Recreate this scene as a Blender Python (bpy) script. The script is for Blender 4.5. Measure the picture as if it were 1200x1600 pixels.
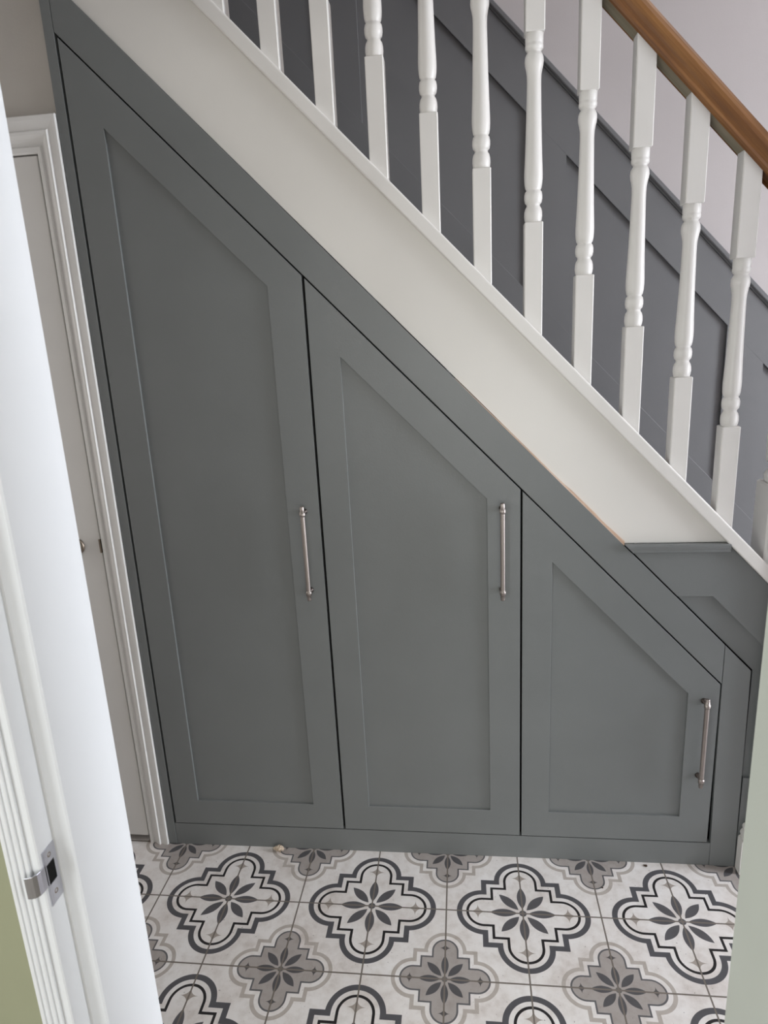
import bpy, bmesh, math, random
from mathutils import Vector, Matrix, Euler

for o in list(bpy.data.objects):
    bpy.data.objects.remove(o)
sc = bpy.context.scene
COL = sc.collection
PI = math.pi

# ------------------------------------------------------------------ camera
cd = bpy.data.cameras.new('camera')
cd.sensor_fit = 'VERTICAL'; cd.sensor_height = 36.0; cd.sensor_width = 27.0
cd.lens = 1053.14 * 36.0 / 1600.0
cd.clip_start = 0.02
cam = bpy.data.objects.new('camera', cd); COL.objects.link(cam)
cam.location = (0.34827, -1.65841, 1.48824)
cam.rotation_euler = Euler((1.31141, 0.04934, 0.11065), 'XYZ')
cd.dof.use_dof = True; cd.dof.focus_distance = 1.75; cd.dof.aperture_fstop = 10.0
sc.camera = cam

# ------------------------------------------------------------------ light and exposure
sc.view_settings.view_transform = 'Standard'
sc.view_settings.look = 'None'
sc.view_settings.gamma = 1.0
sc.view_settings.use_curve_mapping = False
sc.view_settings.exposure = 0.06

w = bpy.data.worlds.new('world'); sc.world = w; w.use_nodes = True
w.node_tree.nodes['Background'].inputs[0].default_value = (0.75, 0.85, 1.0, 1)
w.node_tree.nodes['Background'].inputs[1].default_value = 0.3

def area(name, loc, target, sx, sy, power, col):
    l = bpy.data.lights.new(name, 'AREA'); l.shape = 'RECTANGLE'; l.size = sx; l.size_y = sy
    l.energy = power; l.color = col
    o = bpy.data.objects.new(name, l); COL.objects.link(o); o.location = loc
    o.rotation_euler = (Vector(target) - Vector(loc)).to_track_quat('-Z', 'Y').to_euler()
    return o
# daylight through the glazed front door at the right end of the hall
area('front_door_daylight', (3.75, -0.44, 1.25), (0.3, -0.44, 1.15), 0.8, 2.0, 112, (0.88, 0.93, 1.0))
# daylight through the landing window high in the stairwell
area('landing_window_daylight', (2.6, 0.42, 4.6), (0.6, 0.42, 1.6), 1.0, 0.8, 30, (1.0, 0.97, 0.94))
# added fill light from the left end of the hall, no opening built there
area('added_hall_left_fill', (-1.55, -0.44, 1.1), (1.0, -0.44, 0.8), 0.8, 2.0, 5.5, (1.0, 0.98, 0.94))
# daylight through the window in the right wall of the room the camera stands in
area('room_window_daylight', (3.75, -2.3, 1.3), (-0.1, -1.0, 1.2), 1.6, 1.4, 5, (0.9, 0.95, 1.0))
# daylight through the wide window behind the camera
area('rear_window_daylight', (0.9, -4.4, 1.15), (0.6, 0.0, 0.7), 3.2, 1.6, 58, (1.0, 1.0, 0.96))
# unseen fill added at the left of that room, lifts the right-hand cupboards
area('added_room_left_fill', (-1.55, -3.1, 1.25), (0.6, -1.0, 0.9), 1.6, 1.4, 56, (0.95, 1.0, 1.0))

# ------------------------------------------------------------------ node helpers
class E:
    """tiny arithmetic wrapper around Math nodes"""
    nt = None
    def __init__(s, sock): s.s = sock
    @staticmethod
    def op(kind, *a):
        n = E.nt.nodes.new('ShaderNodeMath'); n.operation = kind
        for i, v in enumerate(a):
            if isinstance(v, E): E.nt.links.new(v.s, n.inputs[i])
            else: n.inputs[i].default_value = v
        return E(n.outputs[0])
    def __add__(s, o): return E.op('ADD', s, o)
    def __sub__(s, o): return E.op('SUBTRACT', s, o)
    def __rsub__(s, o): return E.op('SUBTRACT', o, s)
    def __mul__(s, o): return E.op('MULTIPLY', s, o)
    __radd__ = __add__; __rmul__ = __mul__
    def __lt__(s, o): return E.op('LESS_THAN', s, o)
    def __gt__(s, o): return E.op('GREATER_THAN', s, o)
def eabs(a): return E.op('ABSOLUTE', a)
def emin(a, b): return E.op('MINIMUM', a, b)
def emax(a, b): return E.op('MAXIMUM', a, b)
def ehyp(a, b): return E.op('SQRT', a * a + b * b)

def new_mat(name):
    m = bpy.data.materials.new(name); m.use_nodes = True
    nt = m.node_tree; b = nt.nodes['Principled BSDF']
    return m, nt, b
def noise(nt, vec, scale, detail=3, rough=0.5):
    n = nt.nodes.new('ShaderNodeTexNoise'); n.inputs['Scale'].default_value = scale
    n.inputs['Detail'].default_value = detail; n.inputs['Roughness'].default_value = rough
    nt.links.new(vec, n.inputs['Vector']); return n.outputs['Fac']
def ramp(nt, fac, stops):
    r = nt.nodes.new('ShaderNodeValToRGB'); e = r.color_ramp.elements
    e[0].position, e[0].color = stops[0][0], (*stops[0][1], 1)
    e[1].position, e[1].color = stops[-1][0], (*stops[-1][1], 1)
    for p, c in stops[1:-1]:
        x = e.new(p); x.color = (*c, 1)
    nt.links.new(fac, r.inputs[0]); return r.outputs[0]
def bump(nt, b, h, strength, dist):
    n = nt.nodes.new('ShaderNodeBump'); n.inputs['Strength'].default_value = strength
    n.inputs['Distance'].default_value = dist
    nt.links.new(h, n.inputs['Height']); nt.links.new(n.outputs[0], b.inputs['Normal'])
def paint(name, col, rough=0.5, var=0.04, bs=0.15, scale=9.0, spec=0.5, fine=240):
    m, nt, b = new_mat(name)
    tc = nt.nodes.new('ShaderNodeTexCoord').outputs['Object']
    f = noise(nt, tc, scale, 4)
    c0 = tuple(c * (1 - var) for c in col); c1 = tuple(min(1, c * (1 + var)) for c in col)
    nt.links.new(ramp(nt, f, [(0.3, c0), (0.7, c1)]), b.inputs['Base Color'])
    b.inputs['Roughness'].default_value = rough
    b.inputs['Specular IOR Level'].default_value = spec
    if bs: bump(nt, b, noise(nt, tc, fine, 2), bs, 0.0006)
    return m

M = {}
M['grey'] = paint('grey_eggshell_paint', (0.178, 0.188, 0.187), 0.38, 0.03, 0.25, 6.0, 0.5)
M['dado'] = paint('grey_wall_panel_paint', (0.156, 0.156, 0.159), 0.42, 0.03, 0.2, 5.0, 0.45)
M['white'] = paint('white_gloss_paint', (0.74, 0.72, 0.69), 0.38, 0.02, 0.15, 7.0, 0.5)
M['lining'] = paint('white_frame_paint', (0.735, 0.745, 0.765), 0.45, 0.015, 0.1, 7.0, 0.5)  # white paint with the bluish cast of the daylight mixed into its colour
M['jamb'] = paint('pale_green_white_paint', (0.72, 0.76, 0.69), 0.5, 0.02, 0.2, 7.0, 0.4)
M['string'] = paint('white_string_paint', (0.76, 0.74, 0.70), 0.45, 0.025, 0.12, 3.0, 0.45)
M['olddoor'] = paint('aged_white_door_paint', (0.72, 0.705, 0.68), 0.5, 0.03, 0.2, 4.0, 0.4)
M['oldarch'] = paint('aged_white_architrave_paint', (0.77, 0.76, 0.74), 0.45, 0.03, 0.2, 8.0, 0.4)
M['plaster'] = paint('warm_white_emulsion', (0.48, 0.445, 0.44), 0.85, 0.03, 0.3, 3.0, 0.2)
M['stone'] = paint('taupe_emulsion', (0.52, 0.49, 0.45), 0.85, 0.06, 0.4, 5.0, 0.2)
M['olive'] = paint('sage_green_emulsion', (0.305, 0.31, 0.21), 0.85, 0.03, 0.3, 3.0, 0.2)
M['ceiling'] = paint('ceiling_white', (0.78, 0.77, 0.75), 0.9, 0.02, 0.1, 3.0, 0.2)
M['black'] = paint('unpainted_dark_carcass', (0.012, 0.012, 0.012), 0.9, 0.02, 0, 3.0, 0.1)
M['tread'] = paint('stair_tread_grey_carpet', (0.20, 0.20, 0.20), 0.95, 0.1, 0.6, 60.0, 0.1, 500)
M['carpet'] = paint('room_floor_carpet', (0.36, 0.33, 0.29), 0.95, 0.1, 0.6, 60.0, 0.1, 500)
M['crumb'] = paint('plaster_crumb', (0.56, 0.46, 0.36), 0.9, 0.25, 0.6, 200.0, 0.2, 600)
M['chip'] = paint('brown_chip', (0.05, 0.028, 0.018), 0.7, 0.2, 0.3, 200.0, 0.3)

def metal(name, col, rough, metallic=1.0):
    m, nt, b = new_mat(name)
    tc = nt.nodes.new('ShaderNodeTexCoord').outputs['Object']
    mp = nt.nodes.new('ShaderNodeMapping'); mp.inputs['Scale'].default_value = (900, 900, 12)
    nt.links.new(tc, mp.inputs['Vector'])
    f = noise(nt, mp.outputs[0], 1.0, 2)
    nt.links.new(ramp(nt, f, [(0.3, tuple(c * 0.9 for c in col)), (0.7, col)]), b.inputs['Base Color'])
    b.inputs['Metallic'].default_value = metallic; b.inputs['Roughness'].default_value = rough
    return m
M['nickel'] = metal('brushed_nickel', (0.40, 0.355, 0.33), 0.42)
M['nickel_shaded'] = metal('shaded_nickel_post', (0.13, 0.11, 0.10), 0.45)  # same nickel, with the shade on the handle posts put into its colour
M['steel'] = metal('satin_chrome', (0.60, 0.60, 0.66), 0.28)
M['bronze'] = metal('dull_bronze', (0.30, 0.25, 0.20), 0.4)

SL = 1.0403                      # rise over run of everything that follows the stairs
ANG = math.atan(SL)
def wood(name, dark, mid, light, rough, k=1.0):
    m, nt, b = new_mat(name)
    tc = nt.nodes.new('ShaderNodeTexCoord').outputs['Object']
    r = nt.nodes.new('ShaderNodeMapping'); r.inputs['Rotation'].default_value = (0, -ANG, 0)
    nt.links.new(tc, r.inputs['Vector'])
    sx = nt.nodes.new('ShaderNodeSeparateXYZ'); nt.links.new(r.outputs[0], sx.inputs[0])
    mp = nt.nodes.new('ShaderNodeMapping'); mp.inputs['Scale'].default_value = (3, 38, 38)
    nt.links.new(r.outputs[0], mp.inputs['Vector'])
    f = noise(nt, mp.outputs[0], 1.0 * k, 6, 0.62)
    nt.links.new(ramp(nt, f, [(0.28, dark), (0.5, mid), (0.74, light)]), b.inputs['Base Color'])
    b.inputs['Roughness'].default_value = rough
    bump(nt, b, f, 0.12, 0.001)
    return m
M['oak'] = wood('oiled_oak', (0.105, 0.037, 0.009), (0.195, 0.077, 0.016), (0.31, 0.142, 0.036), 0.55)
M['rawoak'] = wood('unpainted_fillet_timber', (0.20, 0.17, 0.11), (0.27, 0.235, 0.165), (0.34, 0.30, 0.22), 0.7)
M['raw'] = wood('raw_timber_edge', (0.48, 0.31, 0.22), (0.68, 0.50, 0.38), (0.78, 0.64, 0.53), 0.8, 2.5)

# ------------------------------------------------------------------ patterned floor tile
TS, OX, OY = 0.2, -0.3210, -0.1960
def tile_material():
    m, nt, b = new_mat('patterned_cement_look_tile'); E.nt = nt
    tc = nt.nodes.new('ShaderNodeTexCoord').outputs['Object']
    sp = nt.nodes.new('ShaderNodeSeparateXYZ'); nt.links.new(tc, sp.inputs[0])
    x = (E(sp.outputs[0]) - OX) * (1 / TS); y = (E(sp.outputs[1]) - OY) * (1 / TS)
    def wrap(a, off):
        a = a - off
        return a - 2.0 * E.op('ROUND', a * 0.5)
    def layers(u, v):
        au, av = eabs(u), eabs(v)
        def sd(c, r, q):
            h = ehyp(emax(au - c, 0.0), v); k = ehyp(u, emax(av - c, 0.0))
            return emin(emin(h, k) - r, emax(au, av) - q)
        def petals(t, p, s0, s1, wd):
            mid, hh = (s0 + s1) / 2, (s1 - s0) / 2
            z = (t - mid) * (1 / hh)
            return p < (1.0 - z * z) * wd
        t, p = emax(au, av), emin(au, av)
        du, dv = eabs((u + v) * 0.70711), eabs((u - v) * 0.70711)
        td, pd = emax(du, dv), emin(du, dv)
        def star(cn, R):
            return (E.op('SQRT', eabs(t - cn)) + E.op('SQRT', p)) < math.sqrt(R)
        return sd, petals, t, p, td, pd, star, ehyp(u, v)
    dirt = noise(nt, tc, 7.0, 6, 0.65); dirt2 = noise(nt, tc, 38.0, 4, 0.6); spk = noise(nt, tc, 160.0, 2)
    basec = ramp(nt, dirt, [(0.32, (0.60, 0.545, 0.515)), (0.47, (0.725, 0.685, 0.66)), (0.66, (0.79, 0.765, 0.75))])
    cur = [basec]
    def over(mask, col, fac=1.0):
        n = nt.nodes.new('ShaderNodeMix'); n.data_type = 'RGBA'
        mk = mask * fac if fac != 1.0 else mask
        nt.links.new(mk.s, n.inputs[0]); nt.links.new(cur[0], n.inputs[6])
        n.inputs[7].default_value = (*col, 1); cur[0] = n.outputs[2]
    G = (0.088, 0.086, 0.094); PET = (0.098, 0.094, 0.101); BLK = (0.016, 0.014, 0.015)
    # large dark motif
    sd, petals, t, p, td, pd, star, rr = layers(wrap(x, 0.0), wrap(y, 0.0))
    d = sd(0.51, 0.352, 0.532)
    over((d < 0.0) * (d > -0.070), G)
    d2 = sd(0.51, 0.227, 0.409)
    over((d2 < 0.0) * (d2 > -0.034), BLK)
    over(star(0.585, 0.125), (0.36, 0.315, 0.28))
    over(emax(petals(t, p, 0.07, 0.425, 0.060), petals(td, pd, 0.075, 0.415, 0.060)), PET)
    over((rr < 0.048), PET); over((rr < 0.018), (0.45, 0.40, 0.37))
    # small pale motif
    sd, petals, t, p, td, pd, star, rr = layers(wrap(x, 1.0), wrap(y, 1.0))
    d = sd(0.38, 0.262, 0.396)
    over((d < 0.0) * (d > -0.048), (0.45, 0.405, 0.37))
    d2 = sd(0.38, 0.163, 0.302)
    over(d2 < 0.0, (0.37, 0.335, 0.315))
    over((d2 < 0.0) * (d2 > -0.021), (0.115, 0.112, 0.118))
    over(star(0.42, 0.080), (0.09, 0.083, 0.083))
    over(emax(petals(t, p, 0.05, 0.315, 0.044), petals(td, pd, 0.055, 0.305, 0.046)), (0.088, 0.085, 0.090))
    over((rr < 0.036), (0.14, 0.13, 0.125)); over((rr < 0.014), (0.42, 0.37, 0.34))
    # wear and scuffs
    n = nt.nodes.new('ShaderNodeMix'); n.data_type = 'RGBA'; n.blend_type = 'MULTIPLY'; n.inputs[0].default_value = 1.0
    nt.links.new(cur[0], n.inputs[6])
    nt.links.new(ramp(nt, dirt2, [(0.25, (0.86, 0.84, 0.82)), (0.55, (1, 1, 1)), (0.9, (1, 1, 1))]), n.inputs[7])
    cur[0] = n.outputs[2]
    over(E(spk) > 0.735, (0.10, 0.085, 0.075), 0.7)
    # grout
    fx, fy = eabs(x - E.op('ROUND', x)), eabs(y - E.op('ROUND', y))
    gm = emin(fx, fy) < 0.0100
    over(gm, (0.17, 0.145, 0.125))
    nt.links.new(cur[0], b.inputs['Base Color'])
    b.inputs['Roughness'].default_value = 0.48
    b.inputs['Specular IOR Level'].default_value = 0.4
    hgt = gm * -1.0 + E(dirt2) * 0.1
    bump(nt, b, hgt.s, 0.5, 0.0012)
    return m
M['tile'] = tile_material()

# ------------------------------------------------------------------ mesh helpers
def origin(o):
    v = Vector((0, 0, 0))
    while o is not None:
        v += o.location; o = o.parent
    return v
def obj(name, bm, mat, parent=None, bevel=0.0, smooth=False, seg=2):
    me = bpy.data.meshes.new(name)
    bmesh.ops.recalc_face_normals(bm, faces=bm.faces)
    if parent is not None:
        bmesh.ops.translate(bm, verts=bm.verts, vec=-origin(parent))
    bm.to_mesh(me); bm.free()
    mats = mat if isinstance(mat, (list, tuple)) else [mat]
    for k in mats: me.materials.append(M[k])
    if smooth:
        for p in me.polygons: p.use_smooth = True
    o = bpy.data.objects.new(name, me); COL.objects.link(o)
    if parent is not None: o.parent = parent
    if bevel:
        md = o.modifiers.new('bevel', 'BEVEL'); md.width = bevel; md.segments = seg
        md.limit_method = 'ANGLE'; md.angle_limit = math.radians(40); md.harden_normals = False
    return o
def box(bm, x0, x1, y0, y1, z0, z1):
    v = [bm.verts.new((x, y, z)) for x in (x0, x1) for y in (y0, y1) for z in (z0, z1)]
    for f in ((0, 1, 3, 2), (4, 6, 7, 5), (0, 4, 5, 1), (2, 3, 7, 6), (0, 2, 6, 4), (1, 5, 7, 3)):
        bm.faces.new([v[i] for i in f])
def B(*a):
    bm = bmesh.new()
    for q in a: box(bm, *q)
    return bm
def prism(bm, pts, y0, y1):
    """polygon in x,z extruded along y"""
    a = [bm.verts.new((x, y0, z)) for x, z in pts]; b = [bm.verts.new((x, y1, z)) for x, z in pts]
    n = len(pts); bm.faces.new(a); bm.faces.new(b[::-1])
    for i in range(n): bm.faces.new((a[i], b[i], b[(i + 1) % n], a[(i + 1) % n]))
def P(pts, y0, y1):
    bm = bmesh.new(); prism(bm, pts, y0, y1); return bm
def ring(bm, outer, inner, y0, y1):
    n = len(outer)
    L = [[bm.verts.new((x, y, z)) for x, z in pts] for y in (y0, y1) for pts in (outer, inner)]
    of, inf, ob, ib = L
    for i in range(n):
        j = (i + 1) % n
        bm.faces.new((of[i], of[j], inf[j], inf[i])); bm.faces.new((ob[i], ib[i], ib[j], ob[j]))
        bm.faces.new((of[i], ob[i], ob[j], of[j])); bm.faces.new((inf[i], inf[j], ib[j], ib[i]))
def loft(bm, rows, closed=True, caps=True):
    """rows: list of lists of points, same length"""
    V = [[bm.verts.new(p) for p in r] for r in rows]
    n = len(rows[0])
    for a, b in zip(V[:-1], V[1:]):
        for i in range(n if closed else n - 1):
            j = (i + 1) % n
            bm.faces.new((a[i], a[j], b[j], b[i]))
    if caps:
        bm.faces.new(V[0][::-1]); bm.faces.new(V[-1])
def thing(name, label, cat, loc, group=None):
    o = bpy.data.objects.new(name, None); COL.objects.link(o); o.location = loc
    o.empty_display_size = 0.1
    o['label'] = label; o['category'] = cat
    if group: o['group'] = group
    bpy.context.view_layer.update()
    return o
def tag(o, label, cat, group=None):
    o['label'] = label; o['category'] = cat
    if group: o['group'] = group
    return o
def struct(name, bm, mat, **k):
    o = obj(name, bm, mat, **k)
    if not k.get('parent'): o['kind'] = 'structure'
    return o

# ------------------------------------------------------------------ room shell
YN0, YN1 = -0.885, -1.0416            # hall face and room face of the wall with the doorway
XS, XR = -0.1415, -0.1639             # left lining: stop face and rebate face
XJ = 0.695                            # right lining face
XE = 3.8
YB = 0.93                             # wall behind the stairs
struct('floor', B((-1.6, XE, -0.965, YB + 0.1, -0.05, 0.0)), 'tile')
struct('floor', B((-1.6, XE, -4.5, -0.965, -0.05, -0.001)), 'carpet')
struct('wall_back', B((-1.6, XE, YB, YB + 0.1, 0, 5.0)), 'plaster')
struct('wall_end', B((XE, XE + 0.1, -4.6, YB + 0.1, -0.05, 5.0)), 'plaster')
struct('wall_left', B((-1.7, -1.6, -4.6, YB + 0.1, -0.05, 5.0)), 'stone')
DX0, DX1, DZ = -1.40, -0.6415, 1.9345
# wall round the small door left of the cupboards
struct('wall_hall', B((-1.6, DX0 - 0.006, 0.010, 0.11, 0, 2.6), (DX0 - 0.006, -0.578, 0.010, 0.11, DZ + 0.03, 2.6),
                      (-0.612, -0.578, 0.010, 0.11, 0, DZ + 0.03)), 'stone')
struct('wall_near', B((-1.6, -0.196, YN1, YN0, 0, 2.6), (-0.196, 0.745, YN1, YN0, 2.06, 2.6), (0.745, XE, YN1, YN0, 0, 2.6)), ['olive', 'plaster'])
for p in bpy.data.objects['wall_near'].data.polygons:      # sage on the room side, off-white on the hall side
    if p.normal.y > 0.5: p.material_index = 1
struct('wall_rear', B((-1.6, XE, -4.6, -4.5, -0.05, 2.7)), 'plaster')
struct('wall_right', B((1.100, 1.23, -0.018, -0.004, 0, 2.6)), 'plaster')
struct('ceiling', B((-1.6, XE, -4.5, -0.13, 2.6, 2.7)), 'ceiling')
struct('wall_stairwell', B((-1.6, XE, -0.23, -0.13, 2.7, 5.0)), 'plaster')
struct('ceiling_stairwell', B((-1.6, XE, -0.23, YB + 0.1, 5.0, 5.1)), 'ceiling')

# hallway door left of the cupboards
d1 = struct('door_1', B((DX0, DX1, -0.0005, 0.0395, 0.026, DZ)), 'olddoor', bevel=0.002)
# latch plate in the door edge, door knob
bm = bmesh.new(); box(bm, DX1 - 0.0045, DX1 + 0.0008, -0.0020, 0.008, 0.945, 0.984)
obj('latch_plate', bm, 'bronze', d1, bevel=0.001)
def lathe_pts(axis_o, axis, prof, n=28):
    a = Vector(axis).normalized(); u = a.orthogonal().normalized(); v = a.cross(u)
    o = Vector(axis_o)
    return [[o + a * h + (u * math.cos(2 * PI * i / n) + v * math.sin(2 * PI * i / n)) * r for i in range(n)] for r, h in prof]
bm = bmesh.new()
loft(bm, lathe_pts((-0.712, -0.0005, 0.965), (0, -1, 0), [(0.0235, 0), (0.0235, 0.003), (0.019, 0.006), (0.009, 0.010), (0.008, 0.022), (0.0145, 0.028), (0.0205, 0.036), (0.0215, 0.043), (0.018, 0.050), (0.008, 0.054), (0.001, 0.0545)]))
obj('door_knob', bm, 'bronze', d1, smooth=True)

# architrave profile: u = distance from the opening edge, d = projection
ARC = [(0.0, 0.0), (0.0, 0.011), (0.003, 0.014), (0.010, 0.0145), (0.0125, 0.010), (0.018, 0.0105), (0.0235, 0.0135), (0.029, 0.018),
       (0.034, 0.019), (0.037, 0.0145), (0.039, 0.0150), (0.052, 0.0170), (0.058, 0.0170), (0.0595, 0.0155), (0.0595, 0.0)]
bm = bmesh.new()
xr = DX1 + 0.0034; zt = DZ + 0.0034; xl = DX0 - 0.003; yw = 0.0105
rows = [[(xl - u, yw - d, 0.0) for u, d in ARC], [(xl - u, yw - d, zt + u * 1.35) for u, d in ARC],
        [(xr + u, yw - d, zt + u * 1.35) for u, d in ARC], [(xr + u, yw - d, 0.0) for u, d in ARC]]
loft(bm, rows)
struct('trim_1', bm, 'oldarch')
# door lining behind the architrave
struct('trim_2', B((DX1 + 0.0034, -0.6125, 0.012, 0.10, 0, DZ + 0.029), (DX0 - 0.0055, DX0 - 0.0025, 0.012, 0.10, 0, DZ + 0.029),
                   (DX0 - 0.0025, DX1 + 0.0025, 0.012, 0.10, DZ + 0.003, DZ + 0.029)), 'oldarch')

# doorway lining the camera looks through: left jamb with stop, rebate, architrave
lin = bmesh.new()
pts = [(XS, YN0), (XS, -1.006), (XS - 0.002, -1.0085), (XR + 0.001, -1.0085), (XR, -1.010), (XR, YN1 + 0.001), (XR - 0.0015, YN1 - 0.0005), (-0.196, YN1 - 0.0005), (-0.196, YN0)]
loft(lin, [[(x, y, z) for x, y in pts] for z in (0.0, 2.06)])
L3 = struct('trim_3', lin, 'lining')
# narrow moulded architrave round that lining (room side)
ya = YN1 - 0.0006
ap = [(-0.1745, ya), (-0.1745, ya - 0.0040), (-0.1752, ya - 0.0046), (-0.1795, ya - 0.0046), (-0.1800, ya - 0.0072), (-0.1815, ya - 0.0080),
      (-0.1850, ya - 0.0078), (-0.1856, ya - 0.0104), (-0.1870, ya - 0.0112), (-0.1905, ya - 0.0108), (-0.1911, ya - 0.0128), (-0.1925, ya - 0.0134), (-0.1955, ya - 0.0130), (-0.1965, ya - 0.011), (-0.1965, ya)]
bm = bmesh.new(); loft(bm, [[(x, y, z) for x, y in ap] for z in (0.0, 2.10)])
struct('trim_4', bm, 'lining')
# right jamb
bm = B((XJ, 0.745, -1.012, YN0, 0, 2.06), (XJ + 0.020, 0.745, YN1, -1.012, 0, 2.06))
struct('trim_5', bm, 'jamb', bevel=0.002)
# strike plate let into the left rebate
def xz(o): return o
bm = bmesh.new()
yo0, yo1, zo0, zo1 = -1.0360, -1.0125, 0.8290, 0.9060
yi0, yi1, zi0, zi1 = -1.0328, -1.0178, 0.8575, 0.8855
x0, x1 = XR - 0.0005, XR + 0.0012
O = [(yo0, zo0), (yo1, zo0), (yo1, zo1), (yo0, zo1)]; I = [(yi0, zi0), (yi1, zi0), (yi1, zi1), (yi0, zi1)]
L = [[bm.verts.new((x, y, z)) for y, z in pp] for x in (x1, x0) for pp in (O, I)]
for i in range(4):
    j = (i + 1) % 4
    bm.faces.new((L[0][i], L[0][j], L[1][j], L[1][i])); bm.faces.new((L[2][i], L[3][i], L[3][j], L[2][j]))
    bm.faces.new((L[0][i], L[2][i], L[2][j], L[0][j])); bm.faces.new((L[1][i], L[1][j], L[3][j], L[3][i]))
sp = obj('strike_plate', bm, 'steel', L3)
bm = bmesh.new()   # curved lip that wraps the edge of the frame
lp = [(yo0 + 0.002, x1)]
lp += [(-1.0440, x1), (-1.0495, x1 - 0.0012), (-1.0535, x1 - 0.0045), (-1.0555, x1 - 0.0090), (-1.0560, x1 - 0.0135)]
tk = 0.0015
inn = [(y + (0.0 if i < 2 else tk * 0.7), x - (tk if i < 3 else tk * 0.6)) for i, (y, x) in enumerate(lp)]
loop = lp + inn[::-1]
loft(bm, [[(x, y, z) for y, x in loop] for z in (0.8585, 0.8885)])
obj('strike_lip', bm, 'steel', sp, bevel=0.0004)
bm = B((XR - 0.0008, XR + 0.0003, yi0 - 0.0002, yi1 + 0.0002, zi0 - 0.0002, zi1 + 0.0002))
obj('latch_hole', bm, 'black', sp)
for z in (0.8425, 0.8955):
    bm = bmesh.new()
    loft(bm, lathe_pts((x1 - 0.0002, -1.0245, z), (1, 0, 0), [(0.0034, 0), (0.0032, 0.0005), (0.0018, 0.0002), (0.0004, 0.0000)], 16))
    obj('screw', bm, 'bronze', sp, smooth=True)

# ogee skirting on the short return wall at the right
SK = [(0.0, 0.0), (0.022, 0.0), (0.022, 0.100), (0.0205, 0.106), (0.0165, 0.108), (0.0165, 0.111), (0.0185, 0.115), (0.0185, 0.121),
      (0.0150, 0.127), (0.0125, 0.131), (0.0140, 0.136), (0.0135, 0.142), (0.0095, 0.147), (0.0, 0.147)]
bm = bmesh.new(); loft(bm, [[(1.100 - d, y, z) for d, z in SK] for y in (-0.030, -0.0015)])
struct('baseboard_right', bm, 'white')

# ------------------------------------------------------------------ under-stair cupboards
def ln(a): return lambda x: a - SL * x
ztop, zout, zinn = ln(1.6068), ln(1.7172), ln(1.4935)
cup = thing('understairs_cupboard', 'dark grey fitted cupboard with three sloping shaker doors under the white staircase', 'cupboard', (0.2, 0.0, 0.0))
ZB = 0.0767
edges = [(-0.5462, -0.0270), (-0.0205, 0.4862), (0.4915, 0.9985)]
inner = [(-0.4665, -0.1120), (0.0540, 0.4035), (0.5665, 0.9200)]
hand = [(-0.0655, 0.8135, 1.0712), (0.4405, 0.8120, 1.0695), (0.9600, 0.2720, 0.5370)]
for (xa, xb), (ia, ib), (hx, h0, h1) in zip(edges, inner, hand):
    g = 0.0046
    outer_p = [(xa, ZB), (xb, ZB), (xb, ztop(xb) - g), (xa, ztop(xa) - g)]
    inner_p = [(ia, 0.1575), (ib, 0.1575), (ib, zinn(ib)), (ia, zinn(ia))]
    bm = bmesh.new(); ring(bm, outer_p, inner_p, 0.0, 0.020)
    dr = obj('door', bm, 'grey', cup, bevel=0.0008)
    e = 0.004
    obj('door_panel', P([(ia - e, 0.1575 - e), (ib + e, 0.1575 - e), (ib + e, zinn(ib) + e), (ia - e, zinn(ia) + e)], 0.0065, 0.0125), 'grey', dr)
    # bar handle: rod, collars, posts, end caps, one mesh
    bm = bmesh.new(); yh = -0.027
    zc0, zc1 = h0 + 0.020, h1 - 0.020
    prof = [(0.0036, h0), (0.0052, h0 + 0.0006), (0.0055, h0 + 0.003), (0.0060, zc0 - 0.0055), (0.0078, zc0 - 0.0045), (0.0080, zc0 + 0.004), (0.0074, zc0 + 0.0055), (0.0060, zc0 + 0.0062), (0.0060, zc0 + 0.0080),
            (0.0060, (zc0 + zc1) / 2), (0.0060, zc1 - 0.0080), (0.0060, zc1 - 0.0062), (0.0074, zc1 - 0.0055), (0.0080, zc1 - 0.004), (0.0078, zc1 + 0.0045), (0.0060, zc1 + 0.0055), (0.0055, h1 - 0.003), (0.0052, h1 - 0.0006), (0.0036, h1)]
    loft(bm, lathe_pts((hx, yh, 0), (0, 0, 1), prof, 24))
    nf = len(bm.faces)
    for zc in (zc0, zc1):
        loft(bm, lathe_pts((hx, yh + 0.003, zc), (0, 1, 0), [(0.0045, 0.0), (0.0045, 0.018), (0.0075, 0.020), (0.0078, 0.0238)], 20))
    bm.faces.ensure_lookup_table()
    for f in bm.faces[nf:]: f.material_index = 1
    hd = obj('handle', bm, ['nickel', 'nickel_shaded'], dr, smooth=True)
    hd['label'] = 'brushed nickel bar handle'
# left post, sloping rail, plinth, end post
obj('side_post', P([(-0.5765, 0.0), (-0.5525, 0.0), (-0.5525, 2.54), (-0.5765, 2.54)], 0.0, 0.05), 'grey', cup, bevel=0.0008)
obj('sloping_rail', P([(-0.5515, ztop(-0.5515) + 0.0005), (1.0008, ztop(1.0008) + 0.0005), (1.0008, zout(1.0008)), (-0.5515, zout(-0.5515))], 0.0, 0.020), 'grey', cup, bevel=0.0008)
obj('plinth', B((-0.5515, 1.0085, 0.001, 0.019, 0.0, 0.0735)), 'grey', cup, bevel=0.0006)
obj('end_post', P([(1.0022, ztop(1.0022) + 0.002), (1.0022, zout(1.0022)), (1.0700, zout(1.0700)), (1.0760, 0.0), (1.0097, 0.0), (1.0045, 0.30)], 0.0, 0.0135), 'grey', cup, bevel=0.0008)
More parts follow.
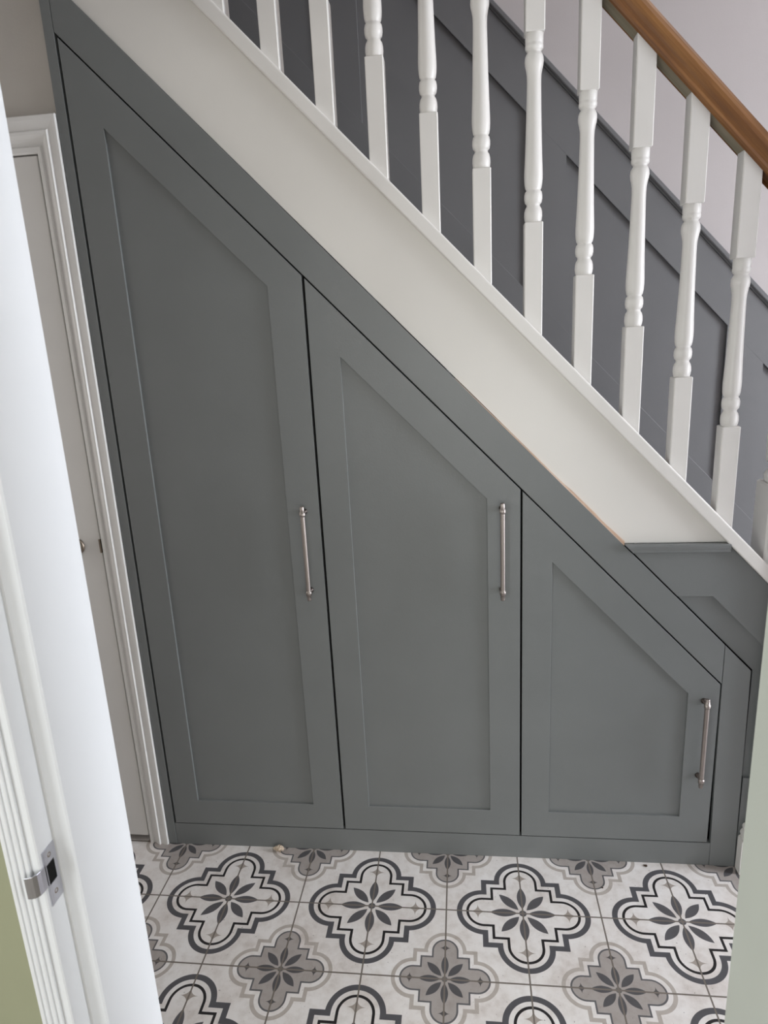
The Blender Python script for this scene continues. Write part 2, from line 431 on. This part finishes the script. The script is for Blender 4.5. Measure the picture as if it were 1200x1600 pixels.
# shelf carcass behind the doors: side, back, sloping top, base
cz = ln(1.585)
bm = bmesh.new()
prism(bm, [(-0.55, 0.02), (1.005, 0.02), (1.005, cz(1.005)), (-0.55, cz(-0.55))], 0.30, 0.31)
prism(bm, [(-0.555, 0.02), (-0.548, 0.02), (-0.548, cz(-0.548)), (-0.555, cz(-0.555))], 0.0215, 0.31)
prism(bm, [(1.0, 0.02), (1.006, 0.02), (1.006, cz(1.006)), (1.0, cz(1.0))], 0.0215, 0.31)
prism(bm, [(-0.55, cz(-0.55)), (1.005, cz(1.005)), (1.005, cz(1.005) + 0.012), (-0.55, cz(-0.55) + 0.012)], 0.0215, 0.31)
prism(bm, [(-0.55, 0.02), (1.005, 0.02), (1.005, 0.03), (-0.55, 0.03)], 0.0215, 0.31)
for xx in (-0.0237, 0.4889): prism(bm, [(xx - 0.008, 0.03), (xx + 0.008, 0.03), (xx + 0.008, cz(xx + 0.008)), (xx - 0.008, cz(xx - 0.008))], 0.0215, 0.30)
prism(bm, [(-0.55, ztop(-0.55) - 0.018), (1.003, ztop(1.003) - 0.018), (1.003, ztop(1.003) + 0.02), (-0.55, ztop(-0.55) + 0.02)], 0.0205, 0.0260)
prism(bm, [(-0.5575, 0.01), (-0.535, 0.01), (-0.535, ztop(-0.535)), (-0.5575, ztop(-0.5575))], 0.0205, 0.0262)
prism(bm, [(0.985, 0.01), (1.02, 0.01), (1.008, 0.56), (0.985, 0.56)], 0.0205, 0.0262)
prism(bm, [(-0.55, 0.060), (1.01, 0.060), (1.01, 0.090), (-0.55, 0.090)], 0.0205, 0.0264)
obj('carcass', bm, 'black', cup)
# bare timber showing where the string has been trimmed
rng = random.Random(4)
xs = [0.33 + i * (0.742 - 0.33) / 22 for i in range(23)]
bm = bmesh.new()
low = [(x, zout(x) + 0.0002) for x in xs]
up_ = [(x, zout(x) + 0.0008 + (0.0100 * ((i / 22) ** 1.2)) * (0.75 + 0.5 * rng.random())) for i, x in enumerate(xs)]
prism(bm, low + up_[::-1], 0.0012, 0.0050)
te = obj('bare_edge', bm, 'raw', cup); te['label'] = 'bare unpainted timber edge above the sloping rail'

# grey spandrel panel below the end of the string, with its moulded cap
zpan = ln(1.9755)
sp_t = thing('spandrel_panel', 'grey fixed spandrel panel with recessed centre right of the cupboard, under the string end', 'panel', (1.25, 0.018, 0.0))
XT = 1.80
zi = ln(1.811)
GA = 1.7172 + 0.0050                                   # gap line just above the sloping rail
gx = lambda z: (GA - z) / SL
bm = bmesh.new()
prism(bm, [(gx(0.9268), 0.9268), (0.9935, 0.9268), (0.9935, zpan(0.9935)), (XT, zpan(XT)), (XT, 0.0), (1.7400, 0.0), (0.9636, 0.8085), (gx(0.8085), 0.8085)], 0.0040, 0.0135)
prism(bm, [(1.0785, 0.0), (1.7390, 0.0), (1.4680, 0.283), (1.0785, 0.283)], 0.0040, 0.0135)
obj('panel_frame', bm, 'grey', sp_t, bevel=0.0006)
obj('recessed_panel', P([(gx(0.8150), 0.8150), (0.9620, 0.8150), (1.46, 0.2985), (1.46, 0.275), (1.0785, 0.275), (1.0785, GA - SL * 1.0785)], 0.0128, 0.0190), 'grey', sp_t)
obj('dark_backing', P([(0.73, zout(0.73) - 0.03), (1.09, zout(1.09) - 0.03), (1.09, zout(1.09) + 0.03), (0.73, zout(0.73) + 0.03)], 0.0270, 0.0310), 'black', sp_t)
bm = bmesh.new()
MC = [(0.005, 0.9270), (-0.003, 0.9270), (-0.006, 0.9290), (-0.0065, 0.9350), (-0.0095, 0.9400), (-0.0110, 0.9450), (-0.0110, 0.9490), (-0.0095, 0.9505), (0.005, 0.9505)]
loft(bm, [[(0.7415 + (0.9505 - z) / SL, y, z) for y, z in MC], [(0.9915 + (0.9505 - z) * 0.1, y, z) for y, z in MC]])
obj('moulded_cap', bm, 'grey', sp_t)

# ------------------------------------------------------------------ staircase
st = thing('staircase', 'closed white painted staircase rising to the left above the grey cupboards', 'staircase', (1.0, 0.45, 0.0))
zc = ln(1.9765)
obj('outer_string', P([(0.7412, 0.9515), (0.9885, 0.9515), (-0.572, zc(-0.572) + 0.003), (-0.572, zout(-0.572) + 0.0006)], 0.0055, 0.0125), 'string', st)
# string capping swept along the slope: (y, n) profile with grooved face
ca, sa = math.cos(ANG), math.sin(ANG)
def sweep(prof, z0, xa, xb, plumb=True):
    """profile (y, n), n measured square to the slope from the line z = z0 - SL x; ends cut plumb"""
    bm = bmesh.new(); k = 1 / ca
    loft(bm, [[(x, y, z0 + n * k - SL * x) for y, n in prof] for x in (xa, xb)])
    return bm
CAPP = [(0.0125, 0.0), (-0.0070, 0.0), (-0.0088, 0.0008), (-0.0098, 0.0026), (-0.0100, 0.0050), (-0.0100, 0.0260), (-0.0094, 0.0284), (-0.0078, 0.0300), (-0.0055, 0.0305),
        (0.056, 0.0305), (0.060, 0.0280), (0.060, 0.0080), (0.056, 0.0), (0.050, 0.0)]
obj('string_cap', sweep(CAPP, 1.9765, -0.572, 1.86), 'white', st)
obj('string_core', P([(1.78, 0.004), (1.86, 0.004), (1.86, zc(1.86) + 0.003), (-0.572, zc(-0.572) + 0.003), (-0.572, zout(-0.572) + 0.003), (1.64, zout(1.64) + 0.003)], 0.034, 0.050), 'white', st)
NL, RUN = 1.885, 0.215
RISE = RUN * SL
xk = (NL - RISE) / SL
for k in range(10):
    xn = xk - k * RUN; zk = RISE * (k + 1)
    bm = bmesh.new(); prism(bm, [(xn + 0.018, zk - 0.028), (xn + 0.022, zk - 0.014), (xn + 0.018, zk), (xn - RUN + 0.001, zk), (xn - RUN + 0.001, zk - 0.028)], 0.052, YB - 0.0235)
    obj('tread', bm, 'tread', st, bevel=0.002)
    obj('riser', B((xn - 0.014, xn, 0.052, YB - 0.0235, zk - RISE + 0.0005, zk - 0.0285)), 'tread', st)

# ------------------------------------------------------------------ balustrade
BY = 0.0255; HB = 0.0205
bal = thing('stair_balustrade', 'white turned-spindle balustrade with brown oak handrail on the sloping string', 'balustrade', (0.76, BY, 1.26))
ZBL = 2.0248 - SL * HB + SL * HB      # foot line through the spindle's left front corner
def baluster_mesh():
    bm = bmesh.new()
    def sq(h, zc_): c = h * 0.80; return [(h, -c), (h, c), (c, h), (-c, h), (-h, c), (-h, -c), (-c, -h), (c, -h)], zc_
    def block(zlo, zhi, slope_lo, slope_hi):
        pts = [(HB, -HB + 0.002), (HB, HB - 0.002), (HB - 0.002, HB), (-HB + 0.002, HB), (-HB, HB - 0.002), (-HB, -HB + 0.002), (-HB + 0.002, -HB), (HB - 0.002, -HB)]
        k = 0.0015
        rows = []
        if slope_lo: rows.append([(x, y, zlo - SL * x) for x, y in pts])
        else:
            rows.append([(x * 0.93, y * 0.93, zlo) for x, y in pts]); rows.append([(x, y, zlo + k) for x, y in pts])
        if slope_hi: rows.append([(x, y, zhi - SL * x) for x, y in pts])
        else:
            rows.append([(x, y, zhi - k) for x, y in pts]); rows.append([(x * 0.93, y * 0.93, zhi) for x, y in pts])
        loft(bm, rows)
    block(-0.012, 0.2235, True, False)
    block(0.5985, 0.812, False, True)
    prof = [(0.0150, 0.218), (0.0175, 0.2240), (0.0192, 0.2290), (0.0202, 0.2370), (0.0198, 0.2460), (0.0180, 0.2530), (0.0150, 0.2575), (0.0146, 0.2605), (0.0158, 0.2625), (0.0186, 0.2655),
            (0.0200, 0.2730), (0.0200, 0.2810), (0.0184, 0.2880), (0.0160, 0.2905), (0.0158, 0.2925), (0.0180, 0.2955), (0.0196, 0.3040), (0.0203, 0.3150), (0.0203, 0.3260), (0.0197, 0.3420), (0.0187, 0.3650),
            (0.0177, 0.3950), (0.0168, 0.4300), (0.0160, 0.4650), (0.0154, 0.4950), (0.0153, 0.5100), (0.0158, 0.5220), (0.0176, 0.5320), (0.0196, 0.5400), (0.0203, 0.5470), (0.0196, 0.5550), (0.0172, 0.5605), (0.0150, 0.5635),
            (0.0149, 0.5655), (0.0172, 0.5675), (0.0195, 0.5710), (0.0195, 0.5770), (0.0184, 0.5795), (0.0193, 0.5815), (0.0193, 0.5990), (0.0150, 0.604)]
    n = 32
    V = [[bm.verts.new((r * math.cos(2 * PI * i / n), r * math.sin(2 * PI * i / n), z)) for i in range(n)] for r, z in prof]
    for a, b in zip(V[:-1], V[1:]):
        for i in range(n):
            f = bm.faces.new((a[i], a[(i + 1) % n], b[(i + 1) % n], b[i])); f.smooth = True
    bm.faces.new(V[0][::-1]); bm.faces.new(V[-1])
    bmesh.ops.recalc_face_normals(bm, faces=bm.faces)
    me = bpy.data.meshes.new('baluster'); bm.to_mesh(me); bm.free(); me.materials.append(M['white'])
    return me
bme = baluster_mesh()
b0 = None
for i in range(-3, 9):
    xc = 0.0339 + HB + 0.11515 * i
    zb = (2.0248 + 0.0015) - SL * xc
    if b0 is None:
        o = b0 = bpy.data.objects.new('baluster', bme)
    else:
        o = b0.copy()
    COL.objects.link(o); o.parent = bal
    o.location = Vector((xc, BY, zb)) - origin(bal)
HR0 = 2.8195
hp = [(-0.0215, 0.0), (-0.0265, 0.0015), (-0.0280, 0.006), (-0.0262, 0.012), (-0.0270, 0.018), (-0.0292, 0.024), (-0.0305, 0.031), (-0.0300, 0.039), (-0.0265, 0.047), (-0.0200, 0.0535), (-0.0110, 0.0580), (0.0, 0.0600)]
hp = hp + [(-y, n) for y, n in hp[-2::-1]]
hp = [(y + BY, n) for y, n in hp] + [(BY + 0.0205, 0.0045), (BY - 0.0205, 0.0045)][0:0]
# flat underside with a shallow groove for spindles and fillets
hp = hp + [(BY + 0.0207, 0.0), (BY + 0.0207, 0.0055), (BY - 0.0207, 0.0055), (BY - 0.0207, 0.0)]
bm = sweep(hp, HR0, -0.45, 1.085)
hr = obj('handrail', bm, 'oak', bal, smooth=False)
hr['label'] = 'brown oiled oak handrail'
for i in range(-3, 8):
    xa = 0.0339 + 2 * HB + 0.11515 * i + 0.0004; xb = 0.0339 + 0.11515 * (i + 1) - 0.0004
    k = 1 / ca
    obj('fillet', sweep([(BY - 0.020, 0.0010), (BY + 0.020, 0.0010), (BY + 0.020, 0.0054), (BY - 0.020, 0.0054)], HR0, xa, xb), 'rawoak', bal)
# newel post: square base block, turned middle, square head, cap
nx, ny, nh = 1.126, 0.064, 0.043
bm = bmesh.new()
def nblock(z0, z1, h=nh, c=0.004, low=False):
    pts = [(h, -h + c), (h, h - c), (h - c, h), (-h + c, h), (-h, h - c), (-h, -h + c), (-h + c, -h), (h - c, -h)]
    rows = [[(nx + x * s, ny + y * s, z) for x, y in pts] for z, s in ((z0, 0.94), (z0 + 0.004, 1), (z1 - 0.004, 1), (z1, 0.94))]
    if low: rows = [[(nx + x, ny + y, 1.9765 + 0.040 - SL * (nx + x)) for x, y in pts]] + rows[2:]   # foot cut to the rake of the capping
    loft(bm, rows)
nblock(0.0, 1.085, low=True); nblock(1.62, 2.02)
loft(bm, lathe_pts((nx, ny, 0), (0, 0, 1), [(0.030, 1.08), (0.040, 1.09), (0.042, 1.105), (0.034, 1.118), (0.030, 1.125), (0.040, 1.14), (0.0415, 1.20), (0.036, 1.30), (0.028, 1.42), (0.024, 1.52), (0.036, 1.555), (0.041, 1.575), (0.032, 1.595), (0.040, 1.61), (0.030, 1.625)], 32))
loft(bm, lathe_pts((nx, ny, 0), (0, 0, 1), [(0.050, 2.018), (0.052, 2.03), (0.034, 2.038), (0.030, 2.048), (0.048, 2.068), (0.052, 2.088), (0.044, 2.112), (0.022, 2.130), (0.002, 2.134)], 32))
nw = obj('newel_post', bm, 'white', bal)

# ------------------------------------------------------------------ grey panelling on the wall behind the stairs
pn = thing('wall_panelling', 'grey shaker panelling with dado cap following the stairs on the back wall', 'panelling', (0.6, YB, 0.0))
Y0, Y1 = YB - 0.0225, YB - 0.0105
zd, zd2, zr, zb_, zb0 = ln(2.997), ln(2.967), ln(2.780), ln(2.2145), ln(1.62)
XA, XB = -0.85, 2.3
def para(f0, f1, xa, xb): return [(xa, f0(xa)), (xb, f0(xb)), (xb, f1(xb)), (xa, f1(xa))]
obj('backing_board', P(para(ln(1.62), zd2, XA, XB), YB - 0.0102, YB - 0.0004), 'dado', pn)
obj('top_rail', P(para(zr, zd2, XA, XB), Y0, Y1), 'dado', pn, bevel=0.0006)
obj('bottom_rail', P(para(zb0, zb_, XA, XB), Y0, Y1), 'dado', pn, bevel=0.001)
for xa, xb in ((-0.667, -0.538), (-0.107, 0.022), (0.5820, 0.7120), (1.2735, 1.4035), (1.965, 2.095)):
    obj('stile', P([(xa, zb_(xa) - 0.0), (xb, zb_(xb)), (xb, zr(xb)), (xa, zr(xa))], Y0, Y1), 'dado', pn)
k = 1 / ca
DC = [(YB - 0.0004, 0.0), (Y0 - 0.004, 0.0), (Y0 - 0.0065, 0.0035), (Y0 - 0.0125, 0.0060), (Y0 - 0.0145, 0.0090), (Y0 - 0.0145, 0.0190), (Y0 - 0.0125, 0.0208), (YB - 0.0004, 0.0208)]
bm = bmesh.new(); loft(bm, [[(x, y, zd2(x) + 0.0003 + n * k) for y, n in DC] for x in (XA, XB)])
obj('dado_cap', bm, 'dado', pn)

# ------------------------------------------------------------------ small debris on the tiles
def crumb(name, mat, cx, cy, r, squash, seed, label, cat, sub=3, amp=0.35):
    bm = bmesh.new(); bmesh.ops.create_icosphere(bm, subdivisions=sub, radius=r)
    rg = random.Random(seed); ph = [(Vector((rg.uniform(-1, 1), rg.uniform(-1, 1), rg.uniform(-1, 1))).normalized(), rg.uniform(3, 9), rg.uniform(0, 6)) for _ in range(9)]
    for v in bm.verts:
        n = v.co.normalized(); s = 1 + amp * sum(math.sin(f * n.dot(dv) * 2 + p_) for dv, f, p_ in ph) / 4
        v.co = n * r * s; v.co.z *= squash; v.co.x *= 1.25
    zmin = min(v.co.z for v in bm.verts)
    for v in bm.verts: v.co += Vector((cx, cy, -zmin + 0.0002))
    return tag(obj(name, bm, mat), label, cat)
crumb('plaster_crumb', 'crumb', -0.224, -0.014, 0.0095, 0.75, 3, 'crumbled beige lump of filler on tiles against the plinth', 'debris', 3, 0.5)
crumb('paint_chip', 'chip', 0.835, -0.0125, 0.0042, 0.4, 8, 'small brown fleck on tiles beneath the right cupboard door', 'debris', 2)
crumb('paint_chip', 'chip', 0.700, -0.098, 0.0024, 0.35, 12, 'tiny black fleck on tiles nearer the doorway than the brown one', 'debris', 2)
